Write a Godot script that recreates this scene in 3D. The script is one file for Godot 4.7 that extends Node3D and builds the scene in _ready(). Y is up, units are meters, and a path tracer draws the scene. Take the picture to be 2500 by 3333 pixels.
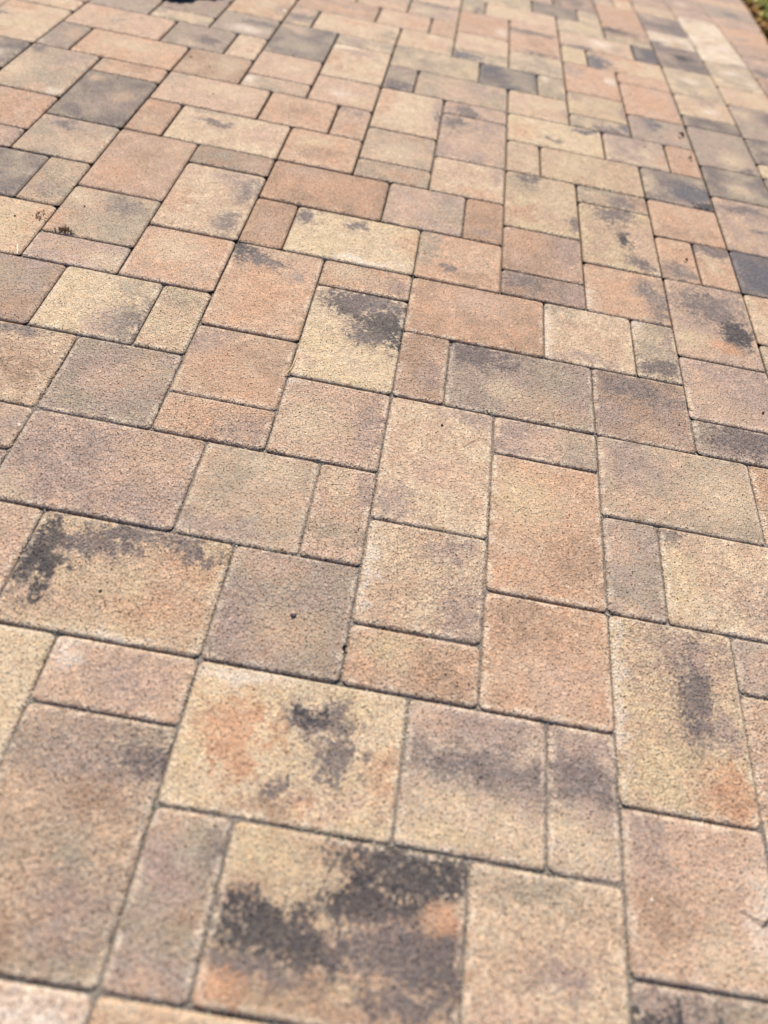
extends Node3D
# A paved patio of blended concrete stones, seen from standing-low height. One paving unit (U) is half the width of a square stone.
# Plane coordinates: u runs to the right (world x), v towards the viewer (world z); the paving falls away gently with v squared.

const U := 0.078
const FALL := 0.0016745
const FRAME := Vector2(768, 1024)
const SUN_FROM := Vector3(-0.24, 1.25, -0.97)

var rng := RandomNumberGenerator.new()
var cam: Camera3D
var noise_a: PackedByteArray
var noise_b: PackedByteArray
var noise_c: PackedByteArray
var jobs: Array = []
var lock := Mutex.new()

# Tones as the eye sees them on the stones: tan, cream, yellow cream, pink, orange, brown, mauve, olive grey, dark mauve, charcoal, blue grey, whitish.
var tone := {
	"T": Color8(204, 175, 149), "C": Color8(216, 193, 164), "Y": Color8(216, 193, 158), "P": Color8(206, 175, 153), "O": Color8(206, 167, 138), "N": Color8(178, 148, 125), "R": Color8(209, 163, 131), "S": Color8(133, 121, 117),
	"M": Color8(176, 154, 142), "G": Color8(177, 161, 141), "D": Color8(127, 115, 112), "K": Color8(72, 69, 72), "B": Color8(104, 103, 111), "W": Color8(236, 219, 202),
}

# Each stone by its corner (u v): two tones that mingle, then stains and pale patches: tone, centre and reach in hundredths of the stone.
var looks := {
	"-6 6": "CY", "-6 4": "PT", "6 4": "MG P 30 50 30 40", "6 5": "PT", "7 0": "OT", "-8 2": "TM", "-8 3": "MT", "-4 10": "PW", "-2 10": "OC", "4 9": "MG K 25 60 30 45 O 80 60 22 30", "2 8": "TC G 40 10 50 22 P 28 88 40 30 M 60 55 30 20",
	"-1 8": "YN Y 18 16 34 26 N 80 50 30 40 K 24 54 27 17 K 78 12 34 18 K 64 34 24 14 K 40 66 16 10 K 84 62 16 12 D 72 58 26 18 D 14 78 20 8 R 92 36 12 14 R 6 90 12 12 N 56 92 44 12 D 80 84 20 8",
	"-2 8": "MG N 70 60 30 15 P 40 92 40 12 T 30 8 50 10 S 84 24 16 14", "-4 7": "GT M 50 20 60 26 N 60 34 24 12 T 22 42 34 20 M 70 76 30 20 D 88 14 18 10 N 30 86 34 12",
	"4 7": "PT M 15 15 25 30 W 96 60 22 50 N 22 60 25 30 C 60 80 30 20", "3 6": "CM M 50 12 90 30 S 45 40 90 18 S 60 44 50 12 C 60 88 90 24", "1 6": "CM M 50 12 90 32 S 30 38 60 17 S 78 45 50 16 P 15 8 20 10 C 50 86 90 26 Y 30 92 40 14",
	"-2 6": "CY W 20 5 30 8 R 24 45 20 28 D 60 27 15 11 K 56 24 8 6 D 72 52 12 17 O 93 60 12 30 N 45 92 22 12 R 60 82 9 10 D 50 80 10 7 P 80 85 20 12",
	"-4 6": "PT W 10 20 12 40 M 55 50 34 40", "0 5": "TO N 70 60 30 40 Y 30 30 30 30", "4 4": "TY M 60 14 45 18 D 62 42 14 24 M 82 58 18 20 R 80 86 28 15 Y 32 80 28 20 W 4 40 5 60",
	"2 4": "OT N 30 20 40 30 P 60 70 40 40", "-2 4": "MG P 30 15 40 20 T 55 70 40 25 M 15 70 20 30", "-5 4": "YT K 9 42 12 36 D 34 26 20 12 D 50 6 26 10 O 80 30 25 25 O 72 70 30 20 W 60 93 22 6 D 78 14 12 8",
	"0 3": "TC M 85 75 30 40 W 6 50 8 60 M 70 20 30 20", "2 1": "OT Y 30 30 40 30 N 80 72 40 28", "5 2": "TC D 6 8 8 10 Y 10 50 14 50 M 70 70 40 30 O 92 20 20 20",
	"4 2": "GM P 30 30 30 30 T 40 92 40 14", "-1 2": "TP C 40 20 40 20 G 50 72 60 18 M 82 30 14 30", "-3 2": "TG C 60 20 30 20 M 30 90 50 20", "-6 2": "MP T 80 30 30 40 M 20 50 30 40 C 5 90 20 20",
	"0 0": "TC M 82 8 40 14 M 14 86 30 18 P 50 60 40 20", "2 0": "MT G 80 60 30 50 P 45 50 20 40", "4 0": "TG M 20 30 30 40 C 80 50 30 40", "6 -1": "GM D 60 40 50 50", "6 -3": "MP T 30 70 40 40 M 70 30 40 40",
	"4 -2": "MN S 40 24 52 25 T 60 84 40 18 M 20 70 30 30", "1 -2": "MG D 15 15 30 20 T 70 80 40 26 C 40 62 20 20", "0 -2": "PN M 70 70 40 30", "-2 0": "PT M 85 50 20 50 C 30 60 40 40 W 5 5 15 10",
	"-4 1": "TO M 80 70 40 50", "-4 -1": "TN M 15 20 30 30 O 70 80 40 30 O 30 50 30 30", "-6 0": "MG P 45 50 30 30 T 75 28 25 30", "-9 0": "TC N 75 60 30 40 S 60 6 25 10",
	"-2 -3": "YC K 38 18 24 15 K 80 34 30 20 D 62 12 50 12 D 62 46 18 8 P 10 80 15 10", "-2 -4": "OT C 30 40 30 40 M 85 60 20 40", "0 -4": "ON P 50 30 40 40", "3 -4": "TC G 10 10 30 20 M 40 88 40 14 W 4 50 5 60",
	"5 -4": "CG W 10 10 20 20 D 50 78 60 12 M 80 30 20 30", "4 -6": "TO S 88 62 20 60 S 74 34 20 22 W 3 70 5 40", "6 -6": "MT D 50 30 42 18 K 74 60 18 20 R 58 80 22 9 Y 15 76 25 20 P 80 90 20 8 M 80 20 20 20",
	"2 -7": "PN O 30 30 40 40 M 80 30 30 40", "2 -5": "MN S 30 40 45 40 M 80 60 30 40", "2 -10": "YT G 30 20 36 22 D 30 7 14 9 O 20 72 30 18 D 93 76 8 11 C 70 40 30 40", "4 -9": "TY D 45 15 24 14 P 76 55 30 40 K 56 55 9 14 D 70 86 15 8 W 96 90 8 15",
	"4 -10": "GT S 60 55 25 40 C 20 40 15 30 N 92 60 20 50", "6 -10": "TO N 40 82 60 22", "6 -8": "TO S 40 78 60 24", "7 -8": "OT D 60 14 70 20 C 40 50 30 20", "0 -6": "TO G 10 30 20 60 D 40 76 12 8 N 70 82 30 18",
	"-3 -6": "YC D 8 25 8 15 D 50 25 10 9 O 92 35 16 36 W 60 92 40 8", "-4 -6": "ON P 50 62 40 40", "-1 -8": "MT P 30 50 30 40 G 82 50 22 50", "1 -8": "ON M 50 82 40 14", "-4 -8": "ON P 30 20 25 20 O 62 45 30 40",
	"-6 -7": "TC S 86 28 20 24 S 80 80 20 20 O 14 60 20 20 M 60 14 30 14", "-8 -5": "TG S 65 28 24 24 G 76 70 36 40 O 10 72 20 28 C 15 20 20 20", "-6 -4": "PO C 40 40 40 40 T 70 80 30 30",
	"-4 -4": "TO K 10 11 20 13 D 36 18 22 10 P 80 20 20 15 M 76 32 12 9 O 50 62 40 30", "-8 -3": "PM C 80 62 30 40 T 30 50 30 40", "-7 -2": "YC S 86 68 28 42 G 76 20 25 20 M 62 80 20 25", "-5 -2": "YT G 50 18 60 24 C 40 72 40 25",
	"-10 -2": "MN G 50 40 60 40", "-10 -4": "CO Y 60 50 40 40", "-9 -6": "TG M 40 72 50 12 C 60 30 30 20", "-11 -6": "GD", "-8 -8": "PN T 82 20 28 20 O 30 72 40 28", "-10 -8": "TG M 35 20 40 20 D 34 24 10 7 C 72 76 28 20",
	"-10 -11": "GD M 60 62 40 30 T 72 44 18 20 T 20 14 20 10", "-12 -9": "OP", "-12 -12": "GT M 70 20 30 20 D 18 9 12 7 W 86 92 14 10 G 50 62 30 25 C 20 60 25 30", "-10 -12": "TO N 60 40 30 40 G 5 40 10 50", "-13 -10": "PM", "-12 -7": "MP",
	"-8 -10": "ON T 50 72 40 28", "-7 -10": "TC Y 12 80 18 24 D 35 34 14 8 G 25 10 25 10 P 82 50 22 40", "-8 -12": "PT G 10 20 15 30 C 60 30 40 30", "-5 -12": "TO N 50 50 40 30", "-3 -12": "PT M 40 12 50 12 O 50 72 40 28",
	"-6 -13": "TG W 10 50 15 40 P 60 50 20 40", "-8 -14": "TN C 70 40 30 40", "-6 -15": "PT C 60 50 30 30", "-4 -14": "PT W 45 55 18 20 C 70 72 25 25", "-2 -14": "TC O 15 30 15 40 C 50 50 35 40 M 92 40 12 45 D 96 50 6 12",
	"-2 -11": "TG C 50 66 40 30 N 70 10 30 10", "-2 -9": "TG O 62 60 30 40", "-6 -8": "GN P 82 60 26 40", "-4 -10": "TO N 50 62 40 24 Y 40 30 30 20", "-11 -14": "TO C 50 40 40 30", "-12 -14": "GM T 70 40 30 30 W 10 82 15 15",
	"-9 -16": "GM C 45 82 25 18 D 70 60 20 15", "-7 -16": "TC P 70 62 30 30", "-12 -16": "TP O 28 20 14 20 G 48 60 8 30 P 82 70 20 20", "-14 -15": "CT O 30 15 30 18 Y 60 62 30 25 B 5 55 10 18", "-14 -12": "DG W 72 60 14 25 K 60 82 20 10",
	"-14 -16": "CT O 82 60 20 30", "-16 -16": "PT", "-10 -17": "GC Y 60 60 20 40 P 40 40 15 40", "-8 -18": "GM D 70 35 30 12 W 60 72 40 20", "-12 -18": "MG C 30 30 20 30", "-10 -19": "MG", "-6 -18": "GD T 15 14 20 14 P 35 20 20 18 G 60 72 40 28",
	"-6 -20": "PG D 50 60 50 20 Y 60 86 40 12", "-8 -21": "OC M 86 60 14 30 C 50 50 25 30", "-5 -20": "TC O 40 30 20 20 G 86 60 14 30 C 25 40 20 20", "-2 -20": "CT O 62 60 30 30 P 76 40 12 40 G 93 70 10 30", "0 -19": "GC B 20 62 30 36",
	"-4 -17": "CT W 20 7 30 8 M 50 22 35 10 O 14 50 18 20 Y 55 66 25 18 N 30 72 12 14", "-2 -18": "CG Y 86 55 14 42 G 40 50 30 20 G 10 20 15 20", "-2 -16": "GM B 50 86 45 16 D 50 72 40 14", "-1 -16": "TG M 70 40 30 30 G 10 62 14 30 P 40 50 20 30",
	"1 -18": "GB D 25 62 24 30 B 15 30 20 30 G 72 50 28 40", "3 -18": "GC W 25 18 25 20", "2 -16": "CT P 25 30 25 30 M 92 62 10 20", "0 -14": "PM O 14 50 12 40 D 36 62 16 46 T 82 40 18 40", "0 -13": "MT D 20 24 20 14 P 40 62 30 28 T 82 50 18 40",
	"-6 -22": "PN O 50 62 50 28 M 60 40 40 10", "-3 -22": "TP O 72 60 28 30 C 20 50 20 40", "-1 -22": "TP O 40 50 40 40", "-2 -24": "PG M 72 60 18 30 D 50 10 40 10 C 30 62 20 18", "0 -24": "PO W 86 70 14 30 O 30 40 30 28", "0 -21": "CP P 20 62 20 28",
	"2 -23": "OP N 50 50 30 30 D 25 12 30 9 B 62 9 30 6 D 60 93 30 7 N 76 82 14 18 P 20 40 20 28", "2 -20": "GC G 62 60 38 40", "2 -14": "YC O 15 62 20 36 D 45 72 6 5 B 82 14 16 8", "5 -28": "GC", "-4 -18": "GC M 40 50 30 40", "0 -10": "TC P 30 40 30 30 M 90 30 14 40 O 60 85 40 14", "2 -12": "TC", "3 -12": "YT C 30 40 30 30 T 82 50 24 40",
	"5 -14": "CM M 50 14 50 14 M 20 30 20 20 O 86 72 14 25", "7 -14": "OP", "6 -12": "GD C 10 50 12 50 B 70 60 40 30 K 85 88 20 12", "6 -16": "MG B 35 30 15 30 M 20 40 20 38 T 72 62 24 28", "4 -17": "YT C 50 40 40 30 M 92 50 12 40 G 14 20 20 20",
	"4 -15": "GC D 62 82 28 28 B 92 40 12 50", "4 -20": "OP M 15 30 20 28 W 82 40 14 20", "6 -20": "PO", "6 -19": "PO O 50 50 40 40 N 86 82 10 8 M 96 40 10 60", "4 -22": "CY", "5 -22": "OC B 10 62 18 40 C 86 50 18 40",
	"4 -24": "CP M 20 62 25 10 D 25 90 22 8 W 56 40 20 28 G 76 62 10 28", "7 -24": "BD G 20 50 20 40", "4 -26": "CG Y 60 50 30 30", "6 -25": "GC", "6 -27": "OP D 40 72 50 18 K 20 62 20 16 T 82 82 18 18", "6 -30": "OP", "2 -24": "PT", "1 -26": "CP Y 30 40 30 28",
	# the three border rows; their W and C tones include painted sun glare
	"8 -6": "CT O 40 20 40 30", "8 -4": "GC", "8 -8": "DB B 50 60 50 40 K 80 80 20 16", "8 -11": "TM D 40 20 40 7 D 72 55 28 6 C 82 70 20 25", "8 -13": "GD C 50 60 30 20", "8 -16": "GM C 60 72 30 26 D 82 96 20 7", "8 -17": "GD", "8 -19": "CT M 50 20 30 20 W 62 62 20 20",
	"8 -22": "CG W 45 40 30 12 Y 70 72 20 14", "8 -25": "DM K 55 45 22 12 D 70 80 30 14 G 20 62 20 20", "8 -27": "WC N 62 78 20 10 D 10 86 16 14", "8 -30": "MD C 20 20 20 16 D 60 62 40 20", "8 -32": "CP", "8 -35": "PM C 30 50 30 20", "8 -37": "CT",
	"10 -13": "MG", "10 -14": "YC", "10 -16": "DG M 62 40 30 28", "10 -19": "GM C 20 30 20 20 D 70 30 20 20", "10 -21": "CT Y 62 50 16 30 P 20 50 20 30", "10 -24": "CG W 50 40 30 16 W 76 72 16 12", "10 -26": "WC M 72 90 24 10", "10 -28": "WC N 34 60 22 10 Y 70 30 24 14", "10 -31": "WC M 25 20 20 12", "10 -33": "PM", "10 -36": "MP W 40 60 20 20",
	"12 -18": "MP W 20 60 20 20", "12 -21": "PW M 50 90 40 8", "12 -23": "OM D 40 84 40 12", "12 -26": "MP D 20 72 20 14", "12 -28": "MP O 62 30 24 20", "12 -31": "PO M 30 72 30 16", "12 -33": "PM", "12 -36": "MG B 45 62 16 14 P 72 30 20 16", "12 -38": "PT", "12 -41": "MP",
}


func _ready() -> void:
	rng.seed = 7301
	# camera: low over the paving, looking down across it
	cam = Camera3D.new()
	cam.name = "camera"
	cam.transform = Transform3D(Basis(Vector3(0.98227, 0.13755, -0.12739), Vector3(-0.18534, 0.60995, -0.77047), Vector3(-0.02828, 0.78041, 0.62462)).orthonormalized(), Vector3(-0.13725, 9.72948, 10.64369) * U)
	cam.fov = 68.75
	cam.near = 0.02
	cam.far = 2000.0
	var lens := CameraAttributesPhysical.new()
	lens.frustum_focal_length = 26.0
	lens.frustum_focus_distance = 1.09
	lens.exposure_aperture = 26.0 / 11.5
	lens.frustum_near = 0.02
	lens.frustum_far = 2000.0
	cam.attributes = lens
	add_child(cam)
	cam.fov = 68.75
	var sky_look := ProceduralSkyMaterial.new()
	sky_look.sky_top_color = Color(0.4, 0.53, 0.74)
	sky_look.sky_horizon_color = Color(0.8, 0.83, 0.86)
	sky_look.sky_curve = 0.12
	sky_look.ground_bottom_color = Color(0.32, 0.3, 0.24)
	sky_look.ground_horizon_color = Color(0.6, 0.62, 0.6)
	sky_look.sky_energy_multiplier = 0.78
	var sky := Sky.new()
	sky.sky_material = sky_look
	var env := Environment.new()
	env.background_mode = Environment.BG_SKY
	env.sky = sky
	env.tonemap_mode = Environment.TONE_MAPPER_LINEAR
	env.tonemap_exposure = 1.93
	env.sdfgi_enabled = true
	env.ssao_enabled = true
	env.ssil_enabled = true
	var world := WorldEnvironment.new()
	world.name = "world_environment"
	world.environment = env
	add_child(world)
	var sun := DirectionalLight3D.new()
	sun.name = "sun"
	sun.light_energy = 1.6
	sun.light_color = Color(1.0, 0.955, 0.89)
	sun.light_angular_distance = 0.5
	sun.shadow_enabled = true
	sun.look_at_from_position(SUN_FROM.normalized() * 10.0, Vector3.ZERO)
	add_child(sun)

	# ground, garden soil and joint sand
	build_ground()
	# the paving
	build_pavement()
	# things that lie or stand on it
	build_small_things()


# ---------------------------------------------------------------- helpers

func fall(v: float) -> float:
	var w := clampf(v, -46.0, 20.0)
	return -FALL * w * w * U


func place(u: float, v: float, up := 0.0) -> Vector3:
	return Vector3(u * U, fall(v) + up, v * U)


func numbered(called: String) -> String:
	if not has_node(NodePath(called)):
		return called
	var n := 1
	while has_node(NodePath("%s_%03d" % [called, n])):
		n += 1
	return "%s_%03d" % [called, n]


func tag(o: Node3D, label: String, category := "", group := "", kind := "") -> Node3D:
	if label:
		o.set_meta("label", label)
	if category:
		o.set_meta("category", category)
	if group:
		o.set_meta("group", group)
	if kind:
		o.set_meta("kind", kind)
	return o


func obj(called: String, mesh: Mesh, m: Material, parent: Node3D = null) -> MeshInstance3D:
	var o := MeshInstance3D.new()
	o.name = called if parent else numbered(called)
	o.mesh = mesh
	o.material_override = m
	(parent if parent else self).add_child(o, true)
	return o


func plain(c: Color, rough := 0.9, spec := 0.3) -> StandardMaterial3D:
	var m := StandardMaterial3D.new()
	m.albedo_color = c
	m.roughness = rough
	m.metallic_specular = spec
	return m


func field(kind: int, freq: float, seed_: int, octaves := 1, ret := FastNoiseLite.RETURN_CELL_VALUE) -> FastNoiseLite:
	var f := FastNoiseLite.new()
	f.noise_type = kind
	f.frequency = freq
	f.seed = seed_
	f.fractal_type = FastNoiseLite.FRACTAL_FBM if octaves > 1 else FastNoiseLite.FRACTAL_NONE
	f.fractal_octaves = octaves
	f.cellular_return_type = ret
	f.cellular_distance_function = FastNoiseLite.DISTANCE_EUCLIDEAN
	return f


func bytes_of(f: FastNoiseLite, side: int) -> PackedByteArray:
	var im := f.get_image(side, side)
	im.convert(Image.FORMAT_L8)
	return im.get_data()


# ---------------------------------------------------------------- ground

func sheet(us: Array, vs: Array, drop: float, rough := 0.0, seed_ := 1, hollow := 1.0) -> ArrayMesh:
	var st := SurfaceTool.new()
	st.begin(Mesh.PRIMITIVE_TRIANGLES)
	var f := field(FastNoiseLite.TYPE_SIMPLEX_SMOOTH, 0.6, seed_, 3)
	for v in vs:
		for u in us:
			st.set_uv(Vector2(u, v) * 0.1)
			st.add_vertex(place(u, v, drop * lerpf(1.0, hollow, clampf((1.0 - v) / 9.0, 0.0, 1.0)) + rough * f.get_noise_2d(u, v)))
	var n := us.size()
	for j in vs.size() - 1:
		for i in n - 1:
			var a := j * n + i
			for k in [a, a + 1, a + n, a + 1, a + n + 1, a + n]:
				st.add_index(k)
	st.generate_normals()
	return st.commit()


func steps(a: float, b: float, by: float) -> Array:
	var out := []
	var x := a
	while x < b - 0.001:
		out.append(x)
		x += by
	out.append(b)
	return out


func soil_material(c1: Color, c2: Color, freq: float, seed_: int, relief: float, scale: float) -> StandardMaterial3D:
	var m := StandardMaterial3D.new()
	var ramp := Gradient.new()
	ramp.set_color(0, c1)
	ramp.set_color(1, c2)
	var t := NoiseTexture2D.new()
	t.width = 512
	t.height = 512
	t.seamless = true
	t.noise = field(FastNoiseLite.TYPE_SIMPLEX_SMOOTH, freq, seed_, 4)
	t.color_ramp = ramp
	m.albedo_texture = t
	var h := NoiseTexture2D.new()
	h.width = 512
	h.height = 512
	h.seamless = true
	h.noise = field(FastNoiseLite.TYPE_CELLULAR, freq * 2.0, seed_ + 3, 1, FastNoiseLite.RETURN_DISTANCE)
	m.heightmap_enabled = true
	m.heightmap_texture = h
	m.heightmap_scale = relief
	m.roughness = 1.0
	m.metallic_specular = 0.15
	m.uv1_triplanar = true
	m.uv1_world_triplanar = true
	m.uv1_scale = Vector3.ONE * scale
	return m


func build_ground() -> void:
	var far_us := [-14000.0, -4000.0, -1200.0, -400.0, -150.0] + steps(-60.0, 60.0, 4.0) + [150.0, 400.0, 1200.0, 4000.0, 14000.0]
	var far_vs := [-14000.0, -4000.0, -1200.0, -400.0, -150.0] + steps(-80.0, 40.0, 2.0) + [150.0, 400.0, 1200.0, 4000.0, 14000.0]
	var g := obj("ground", sheet(far_us, far_vs, -0.05), soil_material(Color(0.2, 0.21, 0.1), Color(0.34, 0.36, 0.17), 0.03, 5, 1.0, 0.8))
	tag(g, "", "", "", "structure")
	var sand := obj("joint_sand", sheet(steps(-26.0, 16.0, 0.25), steps(-48.0, 16.0, 0.25), -0.0052, 0.0022, 9, 2.6), soil_material(Color(0.3, 0.275, 0.26), Color(0.56, 0.52, 0.48), 0.08, 21, 0.25, 6.0))
	tag(sand, "", "", "", "structure")
	var bed := obj("garden_bed", bed_mesh(), soil_material(Color(0.2, 0.13, 0.07), Color(0.42, 0.29, 0.15), 0.05, 31, 0.6, 3.0))
	tag(bed, "", "", "", "structure")
	build_ground_cover()


func edge_u(v: float) -> float:
	return 14.0 + maxf(0.0, -28.0 - v) * 0.115


func bed_mesh() -> ArrayMesh:
	var st := SurfaceTool.new()
	st.begin(Mesh.PRIMITIVE_TRIANGLES)
	var f := field(FastNoiseLite.TYPE_SIMPLEX_SMOOTH, 0.35, 12, 3)
	var vs := steps(-60.0, 16.0, 0.5)
	var n := 24
	for v in vs:
		for i in n:
			var u: float = edge_u(v) - 0.1 + i * 0.5
			st.set_uv(Vector2(u, v) * 0.1)
			st.add_vertex(place(u, v, -0.006 + minf(i, 4.0) * 0.002 + 0.008 * f.get_noise_2d(u, v)))
	for j in vs.size() - 1:
		for i in n - 1:
			var a := j * n + i
			for k in [a, a + 1, a + n, a + 1, a + n + 1, a + n]:
				st.add_index(k)
	st.generate_normals()
	return st.commit()


func leaf_mesh(length: float, width: float, curl: float) -> ArrayMesh:
	var st := SurfaceTool.new()
	st.begin(Mesh.PRIMITIVE_TRIANGLES)
	var rows := 5
	for i in rows:
		var t := float(i) / (rows - 1)
		var w := width * sin(PI * clampf(t * 0.92 + 0.06, 0.0, 1.0))
		for s in [-1, 0, 1]:
			st.set_uv(Vector2(s * 0.5 + 0.5, t))
			st.add_vertex(Vector3(s * w, curl * length * sin(PI * t) + (0.25 * w if s != 0 else 0.0), -t * length))
	for i in rows - 1:
		for s in 2:
			var a := i * 3 + s
			for k in [a, a + 3, a + 1, a + 1, a + 3, a + 4]:
				st.add_index(k)
	st.generate_normals()
	return st.commit()


func scatter(called: String, mesh: Mesh, m: StandardMaterial3D, places: Array, tints: Array, parent: Node3D = null) -> MultiMeshInstance3D:
	var mm := MultiMesh.new()
	mm.transform_format = MultiMesh.TRANSFORM_3D
	mm.use_colors = true
	mm.mesh = mesh
	mm.instance_count = places.size()
	for i in places.size():
		mm.set_instance_transform(i, places[i])
		mm.set_instance_color(i, tints[i])
	m.vertex_color_use_as_albedo = true
	var o := MultiMeshInstance3D.new()
	o.name = called
	o.multimesh = mm
	o.material_override = m
	(parent if parent else self).add_child(o, true)
	o.set_meta("kind", "stuff")
	return o


func build_ground_cover() -> void:
	# low creeping plants and dead leaves in the bed beyond the border
	var green := []
	var green_tint := []
	var dead := []
	var dead_tint := []
	var clump := field(FastNoiseLite.TYPE_SIMPLEX_SMOOTH, 0.45, 77, 2)
	for i in 26000:
		var v := rng.randf_range(-58.0, 4.0)
		var u := edge_u(v) + 0.1 + pow(rng.randf(), 1.4) * 9.0
		var thick := clump.get_noise_2d(u, v) + (u - edge_u(v)) * 0.09
		var b := Basis.from_euler(Vector3(rng.randf_range(-0.2, 1.1), rng.randf() * TAU, rng.randf_range(-0.5, 0.5)))
		if thick > rng.randf_range(-0.15, 0.45):
			var k := rng.randf_range(0.7, 1.35)
			green.append(Transform3D(b.scaled(Vector3.ONE * k), place(u, v, rng.randf_range(0.0, 0.045))))
			green_tint.append(Color(0.09, 0.13, 0.012).lerp(Color(0.3, 0.3, 0.03), rng.randf()))
		elif rng.randf() < 0.5:
			green_tint.append(Color.WHITE)
			green_tint.pop_back()
			dead.append(Transform3D(Basis.from_euler(Vector3(rng.randf_range(-0.3, 0.4), rng.randf() * TAU, rng.randf_range(-0.6, 0.6))).scaled(Vector3.ONE * rng.randf_range(0.6, 1.3)), place(u, v, rng.randf_range(0.0, 0.012))))
			dead_tint.append(Color(0.1, 0.05, 0.018).lerp(Color(0.3, 0.17, 0.06), rng.randf()))
	var leaf := plain(Color.WHITE, 0.55, 0.4)
	leaf.cull_mode = BaseMaterial3D.CULL_DISABLED
	leaf.backlight_enabled = true
	leaf.backlight = Color(0.25, 0.3, 0.1)
	var g := scatter("ground_cover", leaf_mesh(0.022, 0.006, 0.15), leaf, green, green_tint)
	tag(g, "low green leafy ground cover growing beyond the paving's right border", "ground cover")
	var dry := plain(Color.WHITE, 0.9, 0.2)
	dry.cull_mode = BaseMaterial3D.CULL_DISABLED
	var d := scatter("leaf_litter", leaf_mesh(0.026, 0.008, 0.25), dry, dead, dead_tint)
	tag(d, "brown dead leaves lying on the soil beside the paving's right border", "leaf litter")


# ---------------------------------------------------------------- paving

func sees(u0: float, v0: float, w: float, h: float) -> bool:
	var lo := Vector2.INF
	var hi := -Vector2.INF
	var half := tan(deg_to_rad(68.75) / 2.0)
	for c in [Vector2(u0, v0), Vector2(u0 + w, v0), Vector2(u0 + w, v0 + h), Vector2(u0, v0 + h)]:
		var p: Vector3 = cam.transform.affine_inverse() * place(c.x, c.y)
		if p.z > -0.05:
			return false
		var q := Vector2(p.x / -p.z / (half * 0.75), p.y / -p.z / half)
		lo = lo.min(q)
		hi = hi.max(q)
	return lo.x < 1.02 and hi.x > -1.02 and lo.y < 1.02 and hi.y > -1.02


func random_look() -> String:
	var names := "TTCCPPOONMMGGYD"
	var s := names[rng.randi() % names.length()] + names[rng.randi() % names.length()]
	for i in rng.randi() % 3:
		s += " %s %d %d %d %d" % ["TCPONMGDDY"[rng.randi() % 10], rng.randi_range(5, 95), rng.randi_range(5, 95), rng.randi_range(10, 35), rng.randi_range(10, 35)]
	return s


func layout() -> Array:
	# the laying pattern: a block of rows and a block of columns, repeated on a slanting lattice; everything right of u = 8 is border
	var block := [[0, -4, 3, 2], [3, -4, 2, 2], [5, -4, 1, 2], [0, -2, 1, 2], [1, -2, 3, 2], [4, -2, 2, 2], [0, 0, 2, 3], [0, 3, 2, 2], [0, 5, 2, 1], [2, 0, 2, 1], [2, 1, 2, 3], [2, 4, 2, 2]]
	var out := []
	for a in range(-20, 21):
		for b in range(-20, 21):
			for k in block:
				var u: int = k[0] + 4 * a + 6 * b
				var v: int = k[1] + 4 * a - 6 * b
				var w: float = minf(k[2], 8 - u)
				if w > 0.0 and u >= -24 and v >= -46 and v + k[3] <= 15:
					out.append([float(u), float(v), w, float(k[3]), w])
	var rows := [
		[8, [15, 13, 10, 8, 5, 3, 0, -2, -4, -6, -8, -11, -13, -16, -17, -19, -22, -25, -27, -30, -32, -35, -37, -40, -42, -45]],
		[10, [14, 11, 9, 6, 4, 1, -1, -3, -5, -8, -10, -13, -14, -16, -19, -21, -24, -26, -28, -31, -33, -36, -38, -41, -43, -46]],
		[12, [15, 12, 10, 7, 5, 2, 0, -3, -5, -8, -10, -13, -15, -18, -21, -23, -26, -28, -31, -33, -36, -38, -41, -43, -46]],
	]
	for r in rows:
		for i in r[1].size() - 1:
			var v0: float = r[1][i + 1]
			var v1: float = r[1][i]
			var u0: float = r[0]
			if u0 < 11.0:
				out.append([u0, v0, 2.0, v1 - v0, 2.0])
			else:
				out.append([u0, v0, edge_u(v0) - u0, v1 - v0, edge_u(v1) - u0])
	return out


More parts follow.
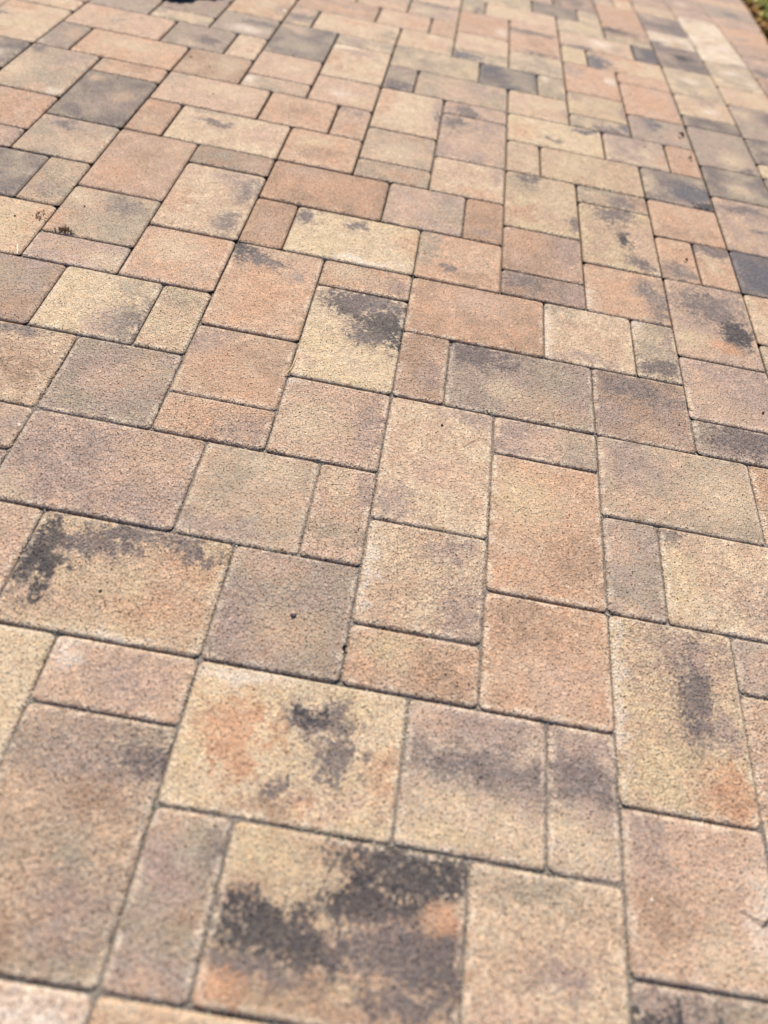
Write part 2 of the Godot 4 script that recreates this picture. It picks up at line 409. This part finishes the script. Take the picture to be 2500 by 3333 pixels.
func stone_mesh(s: Array, tile: Vector3, page: Rect2, at: Vector3, st: SurfaceTool) -> void:
	# top face, rounded shoulder, and sides down into the joint; coordinates are relative to `at`
	var away := clampf((-6.0 - s[1]) / 6.0, 0.0, 1.0)
	var gap := lerpf(0.015, 0.03, away) + rng.randf_range(-0.003, 0.003)
	var x0: float = s[0] + gap
	var z0: float = s[1] + gap
	var z1: float = s[1] + s[3] - gap
	var xa: float = s[0] + s[2] - gap
	var xb: float = s[0] + s[4] - gap
	var c := [Vector2(x0, z0), Vector2(xa, z0), Vector2(xb, z1), Vector2(x0, z1)]
	var ring := []
	var outward := []
	for k in 4:
		var before: Vector2 = (c[(k + 3) % 4] - c[k]).normalized()
		var after: Vector2 = (c[(k + 1) % 4] - c[k]).normalized()
		var r := rng.randf_range(0.075, 0.1)
		var mid: Vector2 = c[k] + (before + after) * r
		for a in [0.0, 0.5, 1.0]:
			var d: Vector2 = (-after).slerp(-before, a) if false else (-after * (1.0 - a) - before * a).normalized()
			ring.append(mid + d * r)
			outward.append(d)
	var cut := rng.randf_range(0.052, 0.074)
	var deep := lerpf(0.046, 0.06, away)
	var wob := Vector3(rng.randf_range(-0.006, 0.006), rng.randf_range(-0.012, 0.008), rng.randf_range(-0.006, 0.006)) * lerpf(1.0, 0.35, away)
	var mid_u: float = s[0] + s[2] / 2.0
	var mid_v: float = s[1] + s[3] / 2.0
	var put := func(p: Vector2, low: float, normal: Vector3) -> void:
		var up: float = low + wob.y + wob.x * (p.x - mid_u) + wob.z * (p.y - mid_v)
		var local := Vector2(p.x - mid_u, p.y - mid_v).rotated(tile.z)
		st.set_normal(normal.normalized())
		st.set_uv(Vector2(tile.x, tile.y) + local / 5.4)
		st.set_uv2((p - page.position) / page.size)
		st.add_vertex(place(p.x, p.y, up * U) - at)
	var n := ring.size()
	var slope := Vector3(0, 1, 2.0 * FALL * mid_v).normalized()
	var tri := func(list: Array) -> void:
		for t in list:
			put.call(t[0], t[1], t[2])
	for i in range(1, n - 1):
		tri.call([[ring[0] - outward[0] * cut, 0.0, slope], [ring[i] - outward[i] * cut, 0.0, slope], [ring[i + 1] - outward[i + 1] * cut, 0.0, slope]])
	for i in n:
		var j := (i + 1) % n
		var pi: Vector2 = ring[i]
		var pj: Vector2 = ring[j]
		var oi := Vector3(outward[i].x, 0.0, outward[i].y)
		var oj := Vector3(outward[j].x, 0.0, outward[j].y)
		var a := [pi - outward[i] * cut, 0.0, slope]
		var b := [pj - outward[j] * cut, 0.0, slope]
		var d := [pi, -deep, slope * 0.62 + oi]
		var e := [pj, -deep, slope * 0.62 + oj]
		tri.call([a, d, b, b, d, e])
		if i % 3 == 2:
			tri.call([[pi, -deep, oi], [pi, -0.22, oi], [pj, -deep, oj], [pj, -deep, oj], [pi, -0.22, oi], [pj, -0.22, oj]])


func paint_stone(k: int) -> void:
	# one stone's colours: two mingling tones, ragged stains, and grains that stay light within a stain
	var job: Dictionary = jobs[k]
	var w: int = job.w
	var h: int = job.h
	var den: int = job.stride
	var look: PackedStringArray = job.look.split(" ")
	var c1: Color = tone[look[0][0]]
	var c2: Color = tone[look[0][1]] if look[0].length() > 1 else c1
	var nb := (look.size() - 1) / 5
	var smoke := Color8(150, 132, 121)
	var rim_gain: float = [1.0, 0.35, 0.3][job.page]
	var lit_worn_rim := Color8(226, 208, 187)
	var bc: Array = []
	var bx := PackedFloat32Array()
	var dark := PackedFloat32Array()
	for b in nb:
		bc.append(tone[look[1 + b * 5]])
		dark.append(1.0 if look[1 + b * 5] in ["K", "D", "B"] else (0.75 if look[1 + b * 5] == "R" else 0.1))
		for q in 4:
			bx.append(look[2 + b * 5 + q].to_float() / 100.0)
	var out := PackedByteArray()
	out.resize(w * h * 3)
	var ox: int = job.x * den + job.shift
	var oy: int = job.y * den + job.shift * 3
	var at := 0
	var wide: float = job.units.x
	var tall: float = job.units.y
	for y in h:
		var row := ((oy + y * den) & 2047) << 11
		var fy := (y + 0.5) / h
		for x in w:
			var i := row | ((ox + x * den) & 2047)
			var n1 := noise_a[i] / 255.0 - 0.5
			var n2 := noise_b[i] / 255.0 - 0.5
			var n3 := noise_c[i] / 255.0 - 0.5
			var fx := (x + 0.5) / w
			var t := clampf(0.5 + 1.5 * n1 + 0.4 * n3, 0.0, 1.0)
			var c := c1.lerp(c2, t)
			for b in nb:
				var dx := (fx - bx[b * 4] + n2 * 0.42 / wide) / bx[b * 4 + 2]
				var dy := (fy - bx[b * 4 + 1] + n1 * 0.42 / tall) / bx[b * 4 + 3]
				var d := dx * dx + dy * dy
				if d < 5.0:
					var hard := dark[b]
					var e := sqrt(d) + n2 * (0.4 + 0.45 * hard) + n3 * (0.25 + 0.4 * hard)
					if hard > 0.9:
						c = c.lerp(smoke, clampf((1.9 - e) / 1.3, 0.0, 1.0) * 0.34)
					var f := clampf((1.22 - e) / (1.2 - 0.5 * hard), 0.0, 1.0)
					if f > 0.0:
						f = f * f * (3.0 - 2.0 * f)
						c = c.lerp(bc[b], f * (0.86 - 0.5 * maxf(0.0, n3)))
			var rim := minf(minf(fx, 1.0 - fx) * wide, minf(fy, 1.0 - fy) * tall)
			if rim < 0.14:  # bright rim: light on the edges painted into the colour, along with wear
				c = c.lerp(lit_worn_rim, clampf((0.14 - rim) / 0.06, 0.0, 1.0) * clampf(0.34 + 1.1 * n2 + 0.5 * n3, 0.0, 0.6) * rim_gain)
			var g := 1.0 + 0.14 * n2 + 0.1 * n3
			out[at] = clampi(int(c.r * 255.0 * g), 0, 255)
			out[at + 1] = clampi(int(c.g * 255.0 * g), 0, 255)
			out[at + 2] = clampi(int(c.b * 255.0 * g), 0, 255)
			at += 3
	lock.lock()
	job.pixels = out
	lock.unlock()


func build_pavement() -> void:
	# shared noise for the stains
	noise_a = bytes_of(field(FastNoiseLite.TYPE_SIMPLEX_SMOOTH, 0.0075, 41, 5), 2048)
	noise_b = bytes_of(field(FastNoiseLite.TYPE_SIMPLEX_SMOOTH, 0.02, 43, 4), 2048)
	noise_c = bytes_of(field(FastNoiseLite.TYPE_CELLULAR, 0.17, 47), 2048)
	# pages of stone colours: [plan rectangle, pixels a side]
	var pages := [[Rect2(-8.2, -4.02, 16.2, 16.2), 2048], [Rect2(-20.0, -31.0, 34.5, 34.5), 2048], [Rect2(-32.0, -48.0, 64.0, 64.0), 1024]]
	var images := []
	for p in pages:
		images.append(Image.create(p[1], p[1], false, Image.FORMAT_RGB8))
		images[-1].fill(Color(0.72, 0.6, 0.48))
	var stones := layout()
	var shown := []
	var rest := []
	for s in stones:
		var key := "%d %d" % [int(s[0]), int(s[1])]
		var rect := Rect2(s[0], s[1], maxf(s[2], s[4]), s[3])
		var see := sees(s[0], s[1], maxf(s[2], s[4]), s[3])
		var page := 2
		if see:
			for n in [0, 1]:
				if pages[n][0].encloses(rect):
					page = n
					break
		var density: float = pages[page][1] / pages[page][0].size.x
		var px := Vector2i(((rect.position - pages[page][0].position) * density).floor())
		var end := Vector2i(((rect.end - pages[page][0].position) * density).ceil())
		end = end.min(Vector2i.ONE * pages[page][1])
		var given: String = looks[key] if looks.has(key) else random_look()
		jobs.append({"x": px.x, "y": px.y, "w": end.x - px.x, "h": end.y - px.y, "stride": [1, 2, 8][page], "shift": rng.randi() % 1500, "look": given, "units": Vector2(rect.size.x, rect.size.y), "page": page})
		(shown if see else rest).append([s, page])
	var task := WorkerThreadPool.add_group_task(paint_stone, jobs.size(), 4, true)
	# meanwhile, the grain of the concrete
	var fine := grain_maps()
	WorkerThreadPool.wait_for_group_task_completion(task)
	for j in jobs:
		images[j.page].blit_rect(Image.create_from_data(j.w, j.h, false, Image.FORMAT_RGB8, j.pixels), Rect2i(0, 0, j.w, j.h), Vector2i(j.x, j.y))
		j.pixels = PackedByteArray()
	var mats := []
	for n in images.size() * 2:
		var im: Image = images[n % images.size()]
		var m := StandardMaterial3D.new()
		m.resource_name = "concrete"
		m.albedo_color = Color(0.69, 0.69, 0.69).linear_to_srgb()
		m.albedo_texture = fine[0]
		m.heightmap_enabled = true
		m.heightmap_texture = fine[1]
		m.heightmap_scale = 0.3 if n < images.size() else 0.46
		m.detail_enabled = true
		m.detail_albedo = ImageTexture.create_from_image(im) if n < images.size() else mats[n - images.size()].detail_albedo
		m.detail_blend_mode = BaseMaterial3D.BLEND_MODE_MUL
		m.detail_uv_layer = BaseMaterial3D.DETAIL_UV_2
		m.roughness = 0.74
		m.metallic_specular = 0.32
		mats.append(m)
	var pave := Node3D.new()
	pave.name = "pavement"
	add_child(pave)
	tag(pave, "patio paving of blended tan, pink and charcoal concrete stones", "", "", "structure")
	for e in shown:
		var s: Array = e[0]
		var st := SurfaceTool.new()
		st.begin(Mesh.PRIMITIVE_TRIANGLES)
		var at := place(s[0] + s[2] / 2.0, s[1] + s[3] / 2.0)
		stone_mesh(s, Vector3(rng.randf_range(0.3, 0.7), rng.randf_range(0.3, 0.7), (rng.randi() % 4) * PI / 2.0), pages[e[1]][0], at, st)
		st.index()
		var o := obj("paving_stone" if s[0] < 8.0 else "border_stone", st.commit(), mats[e[1] + (images.size() if rng.randf() < 0.4 else 0)], pave)
		o.position = at
	var all := SurfaceTool.new()
	all.begin(Mesh.PRIMITIVE_TRIANGLES)
	for e in rest:
		stone_mesh(e[0], Vector3(rng.randf_range(0.3, 0.7), rng.randf_range(0.3, 0.7), (rng.randi() % 4) * PI / 2.0), pages[2][0], Vector3.ZERO, all)
	all.index()
	tag(obj("outer_paving", all.commit(), mats[2], pave), "", "", "", "stuff")
	# loose grit and moss lying in the joints
	var places := []
	var tints := []
	for e in shown:
		var s: Array = e[0]
		if s[1] < -9.0:
			continue
		for side in 2:
			var length: float = s[3] if side == 0 else s[2]
			var moss := clampf((s[1] - 3.0) / 5.0, 0.0, 1.0)
			for i in int(length * 60.0):
				var t := rng.randf() * length
				var off := rng.randfn(0.0, 0.016)
				var u: float = s[0] + (off if side == 0 else t)
				var v: float = s[1] + (t if side == 0 else off)
				var k := rng.randf_range(0.004, 0.012) * (1.4 if rng.randf() < 0.08 else 1.0)
				places.append(Transform3D(Basis.from_euler(Vector3(rng.randf() * TAU, rng.randf() * TAU, 0)).scaled(Vector3(1, rng.randf_range(0.6, 1), 1) * k * U), place(u, v, (-0.066 * lerpf(1.0, 2.6, clampf((1.0 - v) / 9.0, 0.0, 1.0)) + absf(off) * 0.5 + rng.randf_range(-0.008, 0.008)) * U)))
				var c := Color(0.24, 0.21, 0.18).lerp(Color(0.5, 0.45, 0.38), rng.randf())
				if rng.randf() < 0.16:
					c = Color(0.06, 0.05, 0.045)
				if rng.randf() < moss * 0.6:
					c = Color(0.1, 0.13, 0.1).lerp(Color(0.26, 0.29, 0.24), rng.randf())
				tints.append(c)
	scatter("joint_grit", rock_mesh(1.0, 1, 5, 0.3), plain(Color.WHITE, 0.95, 0.2), places, tints, pave)


func grain_maps() -> Array:
	# 1024 pixels over 6.4 paving units: crushed-stone grains of two to four millimetres, cracks between them, a few proud pale chips
	var n := 1024
	var cell := bytes_of(field(FastNoiseLite.TYPE_CELLULAR, 0.125, 91), n)
	var rim := bytes_of(field(FastNoiseLite.TYPE_CELLULAR, 0.125, 91, 1, FastNoiseLite.RETURN_DISTANCE2_SUB), n)
	var fine := bytes_of(field(FastNoiseLite.TYPE_SIMPLEX_SMOOTH, 0.2, 97, 2), n)
	var mid := bytes_of(field(FastNoiseLite.TYPE_SIMPLEX_SMOOTH, 0.05, 99, 3), n)
	var hue := bytes_of(field(FastNoiseLite.TYPE_CELLULAR, 0.09, 93), n)
	var chip := bytes_of(field(FastNoiseLite.TYPE_CELLULAR, 0.085, 94), n)
	var chip_rim := bytes_of(field(FastNoiseLite.TYPE_CELLULAR, 0.085, 94, 1, FastNoiseLite.RETURN_DISTANCE2_SUB), n)
	var pit := bytes_of(field(FastNoiseLite.TYPE_SIMPLEX_SMOOTH, 0.12, 96, 2), n)
	var col := PackedByteArray()
	col.resize(n * n * 3)
	var high := PackedByteArray()
	high.resize(n * n)
	for i in n * n:
		var c := cell[i] / 255.0
		var f := fine[i] / 255.0
		var m := mid[i] / 255.0
		var hollow := clampf((0.265 + 0.3 * (m - 0.45) - pit[i] / 255.0) * 9.0, 0.0, 1.0)
		var h := 0.42 * c * minf(1.0, rim[i] / 255.0 * 9.0) + 0.1 * f + 0.1 * m - 0.34 * hollow + 0.3
		var b := 0.87 + 0.1 * (c - 0.5) + 0.1 * (f - 0.5) + 0.07 * (m - 0.5) + 0.1 * (minf(1.0, rim[i] / 255.0 * 7.0) - 0.8) - 0.42 * hollow
		if chip[i] > 246:
			var r := minf(1.0, chip_rim[i] / 255.0 * 3.5)
			h += 0.16 * r
			b = lerpf(b, 1.0, 0.75 * r)
		high[i] = clampi(int(h * 255.0), 0, 255)
		var t := (hue[i] / 255.0 - 0.5) * 0.04
		col[i * 3] = clampi(int((b + t) * 255.0), 0, 255)
		col[i * 3 + 1] = clampi(int(b * 255.0), 0, 255)
		col[i * 3 + 2] = clampi(int((b - t * 0.8) * 255.0), 0, 255)
	return [ImageTexture.create_from_image(Image.create_from_data(n, n, false, Image.FORMAT_RGB8, col)), ImageTexture.create_from_image(Image.create_from_data(n, n, false, Image.FORMAT_L8, high))]


# ---------------------------------------------------------------- small things

func rock_mesh(radius: float, cuts: int, seed_: int, rough: float, squash := 1.0) -> ArrayMesh:
	var g := (1.0 + sqrt(5.0)) / 2.0
	var v := [Vector3(-1, g, 0), Vector3(1, g, 0), Vector3(-1, -g, 0), Vector3(1, -g, 0), Vector3(0, -1, g), Vector3(0, 1, g), Vector3(0, -1, -g), Vector3(0, 1, -g), Vector3(g, 0, -1), Vector3(g, 0, 1), Vector3(-g, 0, -1), Vector3(-g, 0, 1)]
	var f := [[0, 11, 5], [0, 5, 1], [0, 1, 7], [0, 7, 10], [0, 10, 11], [1, 5, 9], [5, 11, 4], [11, 10, 2], [10, 7, 6], [7, 1, 8], [3, 9, 4], [3, 4, 2], [3, 2, 6], [3, 6, 8], [3, 8, 9], [4, 9, 5], [2, 4, 11], [6, 2, 10], [8, 6, 7], [9, 8, 1]]
	var tris := []
	for t in f:
		tris.append([v[t[0]].normalized(), v[t[1]].normalized(), v[t[2]].normalized()])
	for k in cuts - 1:
		var more := []
		for t in tris:
			var ab: Vector3 = (t[0] + t[1]).normalized()
			var bc: Vector3 = (t[1] + t[2]).normalized()
			var ca: Vector3 = (t[2] + t[0]).normalized()
			more.append_array([[t[0], ab, ca], [t[1], bc, ab], [t[2], ca, bc], [ab, bc, ca]])
		tris = more
	var noise := field(FastNoiseLite.TYPE_SIMPLEX_SMOOTH, 0.9, seed_, 3)
	var st := SurfaceTool.new()
	st.begin(Mesh.PRIMITIVE_TRIANGLES)
	for t in tris:
		for p in [t[0], t[2], t[1]]:
			var q: Vector3 = p * radius * (1.0 + rough * noise.get_noise_3dv(p * 2.0))
			q.y *= squash
			st.add_vertex(q)
	st.index()
	st.generate_normals()
	return st.commit()


func strand(points: Array, r0: float, r1: float, sides := 6) -> ArrayMesh:
	# a tapering stalk along the given points (paving coordinates u, height in mm, v)
	var curve := Curve3D.new()
	var pts := []
	for p in points:
		pts.append(place(p.x, p.z, p.y * 0.001))
	for i in pts.size():
		var dir: Vector3 = (pts[mini(i + 1, pts.size() - 1)] - pts[maxi(i - 1, 0)]) / 6.0
		curve.add_point(pts[i], -dir, dir)
	var st := SurfaceTool.new()
	st.begin(Mesh.PRIMITIVE_TRIANGLES)
	var total := curve.get_baked_length()
	var rows := 14
	for i in rows + 1:
		var at := curve.sample_baked(total * i / rows, true)
		var ahead := (curve.sample_baked(minf(total, total * (i + 0.5) / rows), true) - curve.sample_baked(maxf(0.0, total * (i - 0.5) / rows), true)).normalized()
		var side := ahead.cross(Vector3.UP).normalized()
		var top := side.cross(ahead).normalized()
		var r := lerpf(r0, r1, float(i) / rows)
		for k in sides:
			var a := TAU * k / sides
			st.add_vertex(at + (side * cos(a) + top * sin(a)) * r)
	for i in rows:
		for k in sides:
			var a := i * sides + k
			var b := i * sides + (k + 1) % sides
			for q in [a, b, a + sides, b, b + sides, a + sides]:
				st.add_index(q)
	st.generate_normals()
	return st.commit()


func stone_chip(called: String, u: float, v: float, size: Vector3, c: Color, seed_: int, label: String, category: String, group := "", up := 0.3) -> MeshInstance3D:
	var o := obj(called, rock_mesh(1.0, 3, seed_, 0.75), plain(c, 0.8))
	o.scale = size * 0.001
	o.rotation.y = seed_ * 1.7
	o.position = place(u, v, size.y * 0.001 * up)
	tag(o, label, category, group)
	return o


func build_small_things() -> void:
	var black := Color(0.09, 0.08, 0.075)
	var brown := Color(0.33, 0.21, 0.12)
	var peb := stone_chip("pebble", -0.86, 5.06, Vector3(3.2, 3.2, 3.0), Color(0.6, 0.52, 0.46), 3, "small brown and tan pebble alone on the grey mauve square stone", "pebble", "", 0.75)
	peb.rotation.y = 0.4
	stone_chip("seed", -0.03, 5.42, Vector3(2.6, 2.0, 1.7), black, 4, "black seed on the right edge of the grey mauve square stone", "seed", "", 0.5)
	stone_chip("seed", 1.25, 4.97, Vector3(0.9, 0.7, 0.8), Color(0.4, 0.13, 0.1), 5, "tiny red brown seed in the joint below a pale square stone", "seed")
	stone_chip("crumb", 7.6, -1.57, Vector3(2.1, 1.7, 1.6), black, 6, "black crumb by the photo's right edge on a pinkish stone", "crumb", "", 0.5)
	stone_chip("crumb", 1.02, 0.57, Vector3(1.9, 1.3, 1.4), black, 7, "black crumb above the curled hair-thin stem on a tan stone", "crumb", "", 0.4)
	stone_chip("crumb", -3.67, 5.25, Vector3(2.1, 1.5, 1.3), black, 8, "largest black crumb of the scatter on the cream and charcoal stained stone", "crumb", "", 0.4)
	var spots := [[-3.6, 5.35], [-3.54, 5.43], [-3.58, 5.51], [-3.65, 5.49], [-3.71, 5.4], [-3.52, 5.47]]
	for i in spots.size():
		stone_chip("crumb", spots[i][0], spots[i][1], Vector3(0.8, 0.7, 0.8), black, 10 + i, "tiny black crumb in the scatter on the cream and charcoal stained stone", "crumb", "tiny crumbs scattered on the stained stone", 0.4)
	stone_chip("crumb", -8.64, -3.28, Vector3(1.5, 0.9, 1.2), black, 20, "black speck at the photo's left edge on a cream stone", "crumb")
	stone_chip("crumb", -7.47, -4.15, Vector3(1.6, 0.9, 1.3), black, 21, "black speck on the tan stone behind the brown soil crumbs", "crumb")
	stone_chip("crumb", -6.06, -1.79, Vector3(1.3, 0.9, 1.1), black, 22, "black speck on the half cream, half grey square stone", "crumb")
	stone_chip("crumb", 5.72, -0.72, Vector3(1.4, 0.8, 1.0), black, 23, "black crumb in the joint below the straw by the right edge", "crumb")
	var far := [[-7.75, -13.24, 3.2, "largest dark spot on the tan stone in front of the far dark lump"], [-7.05, -12.77, 1.9, "faint dark speck on the tan stone left of the joint before the far dark lump"], [-6.45, -10.96, 2.2, "dark speck on the long tan stone with a mauve edge"],
		[-9.07, -10.72, 2.0, "dark speck on the dark grey stone near the upper left"], [6.31, -17.81, 2.4, "dark speck on the pinkish stone by the upper right border"], [6.33, -13.44, 2.0, "dark speck on the pale stone below the upper dried leaf"]]
	for i in far.size():
		stone_chip("crumb", far[i][0], far[i][1], Vector3(far[i][2], 1.2, far[i][2] * 0.8), black, 30 + i, far[i][3], "crumb")
	stone_chip("stone_chip", 4.33, 8.1, Vector3(1.1, 0.8, 1.1), Color(0.85, 0.82, 0.78), 40, "round white stone chip on the pinkish stone near the twig", "stone chip", "", 0.5)
	stone_chip("stone_chip", 4.56, 8.68, Vector3(1.5, 0.6, 1.0), Color(0.86, 0.78, 0.62), 41, "flat yellowish white chip on the pinkish stone, lower than the round one", "stone chip")
	stone_chip("stone_chip", -6.14, -19.1, Vector3(5.0, 2.0, 3.0), Color(0.85, 0.82, 0.76), 42, "pale flake in the far joint right of the dark lump", "stone chip")
	stone_chip("stone_chip", -1.13, 0.83, Vector3(1.4, 0.5, 1.0), Color(0.8, 0.74, 0.64), 43, "pale chip pressed into a pinkish tan square stone", "stone chip")

	var straw := plain(Color(0.72, 0.62, 0.44), 0.6)
	tag(obj("straw", strand([Vector3(-1.95, 0.3, -0.7), Vector3(-1.955, 1.0, -0.41), Vector3(-1.99, 1.2, -0.15), Vector3(-2.06, 0.6, 0.03)], 0.0004, 0.0009), straw), "curved pale straw lying in the joint beside the charcoal stained stone", "straw")
	tag(obj("straw", strand([Vector3(6.03, -1.0, -1.66), Vector3(5.99, 0.4, -1.45), Vector3(6.02, 0.5, -1.32), Vector3(6.07, 0.0, -1.22)], 0.0004, 0.0006), straw), "thin bent straw in the joint near the photo's right edge", "straw")
	tag(obj("straw", strand([Vector3(-8.16, 1.5, -2.3), Vector3(-8.09, 1.0, -2.15), Vector3(-8.03, 0.0, -2.0)], 0.0006, 0.0006), plain(Color(0.85, 0.83, 0.75), 0.6)), "short whitish straw standing in the joint by the left edge", "straw")
	tag(obj("dry_stem", strand([Vector3(1.46, 0.1, 1.02), Vector3(1.53, 0.5, 0.92), Vector3(1.64, 1.2, 0.81), Vector3(1.76, 1.2, 0.74), Vector3(1.89, 0.3, 0.72)], 0.00022, 0.0003), plain(Color(0.16, 0.12, 0.08), 0.8)), "hair-thin curled dark stem on a tan stone beside its joint", "stem")

	# twig at the right edge: two crossing stalks and a knob
	var twig := Node3D.new()
	twig.name = "twig"
	add_child(twig)
	tag(twig, "thin forked dark twig reaching in from the photo's right edge", "twig")
	var bark := plain(Color(0.13, 0.1, 0.09), 0.8)
	obj("stalk", strand([Vector3(5.48, 1.0, 8.05), Vector3(5.62, 3.0, 8.1), Vector3(5.77, 3.2, 8.14), Vector3(6.05, 2.0, 8.1)], 0.0003, 0.0008), bark, twig)
	obj("side_shoot", strand([Vector3(5.74, 1.0, 8.2), Vector3(5.79, 3.2, 8.13), Vector3(5.9, 5.0, 7.98), Vector3(6.02, 7.0, 7.9)], 0.0005, 0.0006), bark, twig)

	# dried scraps of leaf along the right
	var scrap := plain(Color(0.24, 0.13, 0.06), 0.8)
	scrap.cull_mode = BaseMaterial3D.CULL_DISABLED
	for d in [[7.75, -14.8, 0.95, 0.9, "curled brown dried leaf beside the border, the farther of two"], [7.78, -13.25, 0.72, 2.2, "dark brown dried leaf scrap on a pink orange stone"], [6.72, -6.93, 0.45, 0.5, "small ochre leaf scrap on the half tan, half grey stone"]]:
		var leaf := obj("dried_leaf", leaf_mesh(0.021, 0.006, 0.35), scrap)
		leaf.position = place(d[0], d[1], 0.001)
		leaf.rotation = Vector3(0.1, d[3], 0.35)
		leaf.scale = Vector3.ONE * d[2]
		tag(leaf, d[4], "dried leaf")

	# crumbs of soil thrown up from the joint by the left edge
	var places := []
	var tints := []
	for i in 150:
		var big := i < 118
		var u := rng.randfn(-7.52 if big else -8.17, 0.11 if big else 0.06)
		var v := rng.randfn(-3.12 if big else -3.48, 0.055 if big else 0.1)
		if big and v < -3.1:
			u = lerpf(u, -7.55, 0.3)
		var r := rng.randf_range(0.0004, 0.0012)
		places.append(Transform3D(Basis.from_euler(Vector3(rng.randf() * TAU, rng.randf() * TAU, 0)).scaled(Vector3.ONE * r), place(u, v, r * 0.4 + maxf(0.0, 0.0022 - absf(v + 3.12) * 0.03) * rng.randf() * (1.0 if big else 0.2))))
		tints.append(Color(0.045, 0.03, 0.022).lerp(Color(0.2, 0.11, 0.055), pow(rng.randf(), 1.6)))
	tag(scatter("soil_crumbs", rock_mesh(1.0, 2, 8, 0.6), plain(Color.WHITE, 1.0, 0.1), places, tints), "dark red brown soil crumbs heaped along a joint near the left edge", "soil crumbs")

	# fine grit and dust specks strewn over the near stones
	var bits := []
	var bit_tints := []
	for i in 1500:
		var v := rng.randf_range(-12.0, 11.0)
		var u := rng.randf_range(-11.0, 8.5)
		var r := rng.randf_range(0.00018, 0.0005) * (1.7 if rng.randf() < 0.04 else 1.0)
		bits.append(Transform3D(Basis.from_euler(Vector3(rng.randf() * TAU, rng.randf() * TAU, 0)).scaled(Vector3(1.0, 0.7, 1.2) * r), place(u, v, r * 0.3 + 0.0001)))
		bit_tints.append(Color(0.05, 0.04, 0.035).lerp(Color(0.2, 0.14, 0.1), rng.randf()) if rng.randf() < 0.6 else Color(0.6, 0.55, 0.48))
	tag(scatter("loose_grit", rock_mesh(1.0, 1, 14, 0.5), plain(Color.WHITE, 0.95, 0.2), bits, bit_tints), "fine dark and pale grit specks strewn loosely over the paving stones", "grit")

	build_dark_lump()


func build_dark_lump() -> void:
	# a crumpled dark lump for an unidentified object just showing at the top edge
	var st := SurfaceTool.new()
	for lump in [[-9.25, -18.75, 0.062, 0.045, 51], [-10.3, -18.5, 0.055, 0.026, 52], [-8.55, -19.3, 0.06, 0.028, 53], [-9.9, -19.4, 0.075, 0.05, 54], [-9.0, -18.15, 0.034, 0.02, 55]]:
		var ball := rock_mesh(1.0, 4, lump[4], 0.6)
		var at := place(lump[0], lump[1], lump[3] * 0.55) - place(-9.4, -18.9)
		st.append_from(ball, 0, Transform3D(Basis.from_scale(Vector3(lump[2], lump[3], lump[2] * 0.9)).rotated(Vector3.UP, lump[4]), at))
	var m := plain(Color(0.12, 0.2, 0.24), 0.9, 0.3)
	var o := obj("dark_lump", st.commit(), m)
	o.position = place(-10.05, -18.95)
	tag(o, "dark teal crumpled lump cut off by the photo's top edge", "cloth")
